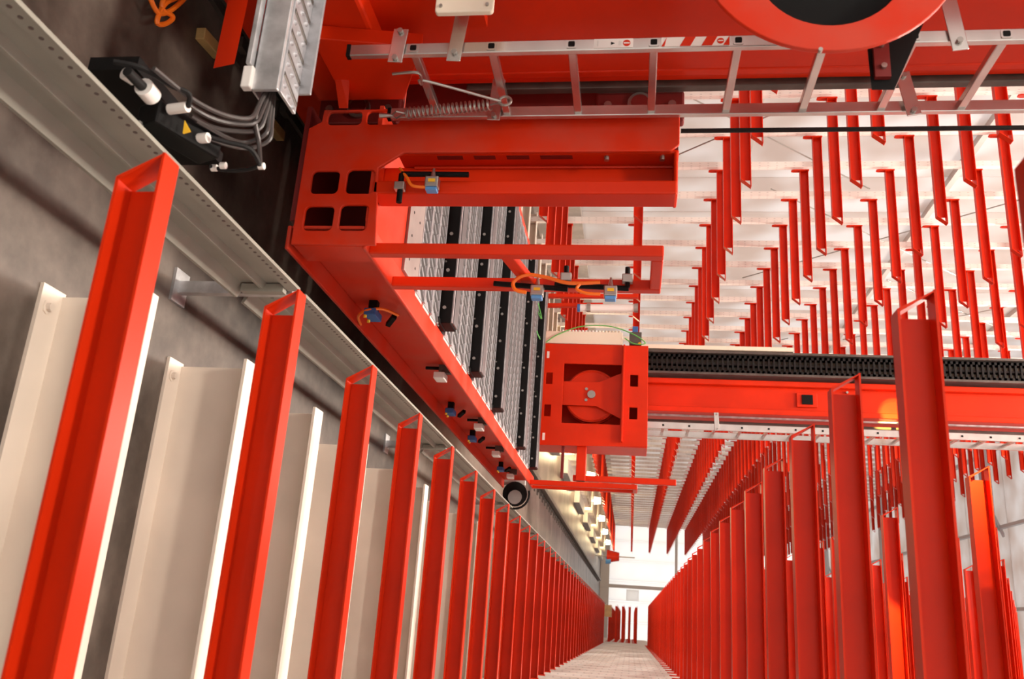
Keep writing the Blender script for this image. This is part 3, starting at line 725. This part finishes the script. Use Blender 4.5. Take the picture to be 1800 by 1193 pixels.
MB().box(-1.44, -1.37, 1.985, 2.012, .63, .66).build('clamp', 'white_plastic', tr, bevel=.004)
cab = (
 [(-1.46, 2.06, .69), (-1.330, 2.019, 0.680), (-1.270, 1.988, 0.678), (-1.240, 1.934, 0.649), (-1.220, 1.861, 0.623), (-1.220, 1.796, 0.593), (-1.220, 1.687, 0.567)],
 [(-1.46, 2.06, .69), (-1.330, 2.039, 0.683), (-1.270, 2.014, 0.677), (-1.240, 1.965, 0.635), (-1.220, 1.899, 0.604), (-1.210, 1.824, 0.588)],
 [(-1.46, 2.06, .69), (-1.330, 2.056, 0.686), (-1.270, 2.049, 0.672), (-1.240, 2.005, 0.625), (-1.220, 1.949, 0.588), (-1.210, 1.880, 0.568)],
 [(-1.46, 2.06, .69), (-1.330, 2.077, 0.686), (-1.270, 2.074, 0.685), (-1.240, 2.066, 0.632), (-1.220, 2.002, 0.605), (-1.210, 1.904, 0.571)],
 [(-1.46, 2.06, .69), (-1.330, 2.098, 0.686), (-1.270, 2.105, 0.683), (-1.230, 2.080, 0.641), (-1.200, 2.010, 0.613), (-1.190, 1.960, 0.580)],
 [(-1.46, 2.06, .69), (-1.300, 2.015, 0.678), (-1.240, 2.067, 0.674), (-1.170, 2.065, 0.691)])
for pts in cab:
    MB().tube(spline(pts), .0068, 7).build('cable', 'cable_grey', tr, smooth=True)
cc = thing('current_collector', 'black current collector shoe with white insulators beside the grey rail', 'collector', (-1.19, 1.96, .40))
P0 = Vector((-1.190, 1.833, 0.473)); P1 = Vector((-1.190, 2.029, 0.558))
MB().bar(P0, P1, .085, .07, (1, 0, 0)).build('shoe', 'black', cc, bevel=.008)
MB().bar(P0 + Vector((.03, 0, -.025)), P1 + Vector((.03, 0, -.02)), .03, .008, (1, 0, 0)).build('base_strip', 'steel', cc)
MB().cyl((-1.200, 1.776, 0.518), (-1.200, 1.732, 0.519), .024, 16).build('insulator', 'white_plastic', cc, smooth=True)
MB().cyl((-1.200, 1.732, 0.516), (-1.200, 1.668, 0.513), .013, 12).build('stud', 'rubber', cc, smooth=True)
MB().cyl((-1.210, 1.717, 0.501), (-1.210, 1.689, 0.490), .016, 12).build('nut', 'white_plastic', cc, smooth=True)
MB().cyl((-1.200, 1.834, 0.534), (-1.200, 1.824, 0.590), .014, 12).build('insulator', 'white_plastic', cc, smooth=True)
MB().cyl((-1.180, 1.946, 0.556), (-1.180, 1.941, 0.593), .014, 12).build('insulator', 'white_plastic', cc, smooth=True)
y0 = Vector((-1.165, 1.868, 0.574))
MB().add([y0 + Vector((-.02, -.005, -.01)), y0 + Vector((.012, -.005, .012)), y0 + Vector((.018, -.005, -.008)), y0 + Vector((-.02, .0, -.01)), y0 + Vector((.012, .0, .012)), y0 + Vector((.018, .0, -.008))],
   [(0, 1, 2), (5, 4, 3), (0, 3, 4, 1), (1, 4, 5, 2), (2, 5, 3, 0)]).build('warning_mark', 'yellow', cc)
MB().tube(spline([(-1.220, 1.657, 0.480), (-1.220, 1.686, 0.538), (-1.220, 1.758, 0.574), (-1.220, 1.796, 0.603), (-1.200, 1.824, 0.590)]), .007, 7).build('lead', 'rubber', cc, smooth=True)
MB().tube(spline([(-1.180, 1.941, 0.603), (-1.180, 1.965, 0.637), (-1.180, 2.002, 0.687), (-1.160, 2.060, 0.695)]), .007, 7).build('lead', 'rubber', cc, smooth=True)
MB().tube(spline([(-1.160, 2.059, 0.543), (-1.160, 2.085, 0.585), (-1.160, 2.076, 0.658), (-1.160, 2.048, 0.700)]), .006, 7).build('lead', 'rubber', cc, smooth=True)
for q in ((-1.160, 2.069, 0.545), (-1.160, 2.056, 0.578), (-1.160, 2.060, 0.690)): MB().cyl(q, Vector(q) + Vector((0, 0, .016)), .010, 10).build('terminal', 'white_plastic', cc, smooth=True)
MB().box(-1.34, -1.30, 1.80, 2.30, .30, .44).build('carrier_plate', 'black', cc)
bp_ = tag(MB().add([(-1.659, 2.300, 0.349), (-1.674, 2.300, 0.419), (-1.973, 2.300, 0.425), (-1.976, 2.300, 0.353), (-1.687, 2.340, 0.324), (-1.704, 2.340, 0.396), (-2.007, 2.340, 0.402), (-2.010, 2.340, 0.328)],
   [(0,1,2,3),(7,6,5,4),(0,4,5,1),(1,5,6,2),(2,6,7,3),(3,7,4,0)]).build('foot_plate', 'red'), 'narrow red steel plate behind the galvanised step', 'plate')
oc = tag(MB().tube(spline([(-1.957, 2.298, 0.060), (-1.940, 2.365, 0.060), (-2.002, 2.431, 0.060), (-2.117, 2.498, 0.060), (-2.006, 2.396, 0.060), (-1.906, 2.370, 0.060), (-1.932, 2.416, 0.060), (-1.990, 2.452, 0.060), (-1.970, 2.382, 0.060), (-2.029, 2.380, 0.060)]), .009, 8).build('cable_loop', 'orange', None, smooth=True),
   'coiled orange cable lying on the floor at the crane foot', 'cable')

for q0, q1, l in (((-2.111, 2.700, 0.020), (-2.129, 2.854, 0.020), 'pale timber batten on the floor left of the narrow red plate'), ((-2.138, 3.391, 0.020), (-2.148, 3.529, 0.020), 'short pale timber batten on the dark floor under the galvanised step')):
    bt = MB().bar(q0, q1, .05, .04).build('timber_batten', 'wood', None, bevel=.004); tag(bt, l, 'batten', 'battens at the crane foot')
# ------------------------------------------------------------------ things at the aisle end
bn = thing('waste_sack', 'small red and blue bundle on a thin pole at the aisle end', 'bundle', (-3.25, 44, 0))
MB().cyl((-3.25, 44, 0), (-3.25, 44, 1.9), .03, 8).build('pole', 'light_grey', bn, smooth=True)
MB().cyl((-3.25, 44, .55), (-3.25, 44, 1.15), .32, 14, .20).build('red_cover', 'red', bn, smooth=True)
MB().cyl((-3.05, 43.9, .50), (-3.05, 43.9, .75), .18, 12, .15).build('blue_base', 'blue_light', bn, smooth=True)
for i, (x, y, z, s, l) in enumerate(((-.62, 34.8, 0, .62, 'largest cardboard box on the floor at the aisle end'), (.02, 34.8, 0, .56, 'smaller cardboard box nearest the white columns at the aisle end'), (-.55, 34.8, .626, .42, 'cardboard box stacked on top at the aisle end'))):
    bx = thing('cardboard_box', l, 'box', (x, y, z), 'cardboard boxes at the aisle end')
    MB().box(x - s/2, x + s/2, y - s/2, y + s/2, z, z + s).build('carton', 'cardboard', bx, bevel=.01)
    MB().box(x - s/2 - .003, x + s/2 + .003, y - .03, y + .03, z, z + s + .003).build('tape', 'cream', bx)
sg = tag(MB().box(-2.05, -1.45, HALL_Y1 - 1.22, HALL_Y1 - 1.10, 1.5, 2.2).build('wall_cabinet', 'clear_panel', None, bevel=.01), 'white square cabinet on the end wall', 'cabinet')

# ------------------------------------------------------------------ added lamps, out of view, that brighten the hall
def added_lamp(x, y, z, power, lab):
    t = thing('added_roof_lamp', lab, 'lamp', (x, y, z), 'added lamps under the roof')
    MB().box(x - .9, x + .9, y - .12, y + .12, z, z + .10).build('housing', 'light_grey', t, bevel=.01)
    MB().box(x - .86, x + .86, y - .09, y + .09, z - .02, z).build('diffuser', 'added_lamp_glow', t)
    MB().cyl((x - .6, y, z + .1), (x - .6, y, ROOF_Z - .1), .012, 6).cyl((x + .6, y, z + .1), (x + .6, y, ROOF_Z - .1), .012, 6).build('hanger', 'steel', t)
    l = bpy.data.lights.new('added_roof_light', 'AREA'); l.shape = 'RECTANGLE'; l.size = 1.7; l.size_y = .9; l.energy = power; l.color = (1, .9, .78)
    o = bpy.data.objects.new('added_roof_light', l); C.objects.link(o); o.parent = t; o.location = (0, 0, -.05)
for i, yy in enumerate((-2, 3.9, 8, 12.5, 16.5)):
    added_lamp(-2.36, yy, 10.9, 520, '%s added unseen lamp over the aisle, counted from the camera' % ['first', 'second', 'third', 'fourth', 'fifth', 'sixth', 'seventh', 'eighth', 'ninth'][i])
# added unseen spots that make the warm patches on upper arms and far mast
for z, aim, size, power, lab in ((3.80, (-.66, 4.45, 3.40), 14, 2600, 'added warm spot on the near mast, the lower of two'), (4.30, (-2.36, 9.5, 4.50), 2.6, 22000, 'added warm spot on the near mast, the upper of two')):
    wk = thing('added_spot', lab, 'lamp', (-2.09, 2.3, z))
    src_ = Vector((-1.95, 2.36, z)); dv = (Vector(aim) - src_).normalized()
    MB().bar((-2.095, 2.3, z), (-2.0, 2.3, z), .05, .05).build('arm', 'black', wk)
    MB().cyl(src_ - dv * .09, src_, .06, 20, .085).build('housing', 'black', wk, smooth=True)
    MB().cyl(src_ - dv * .004, src_ + dv * .002, .07, 20).build('lens', 'lamp_glow', wk, smooth=True)
    l = bpy.data.lights.new('added_spot_light', 'SPOT'); l.energy = power; l.color = (1, .62, .12); l.spot_size = math.radians(size); l.spot_blend = .2; l.shadow_soft_size = .03
    o = bpy.data.objects.new('added_spot_light', l); C.objects.link(o); o.parent = wk
    o.location = src_ + dv * .01 - Vector((-2.09, 2.3, z)); o.rotation_euler = dv.to_track_quat('-Z', 'Y').to_euler()
for o in list(bpy.data.objects):
    if '_w' in o: del o['_w']
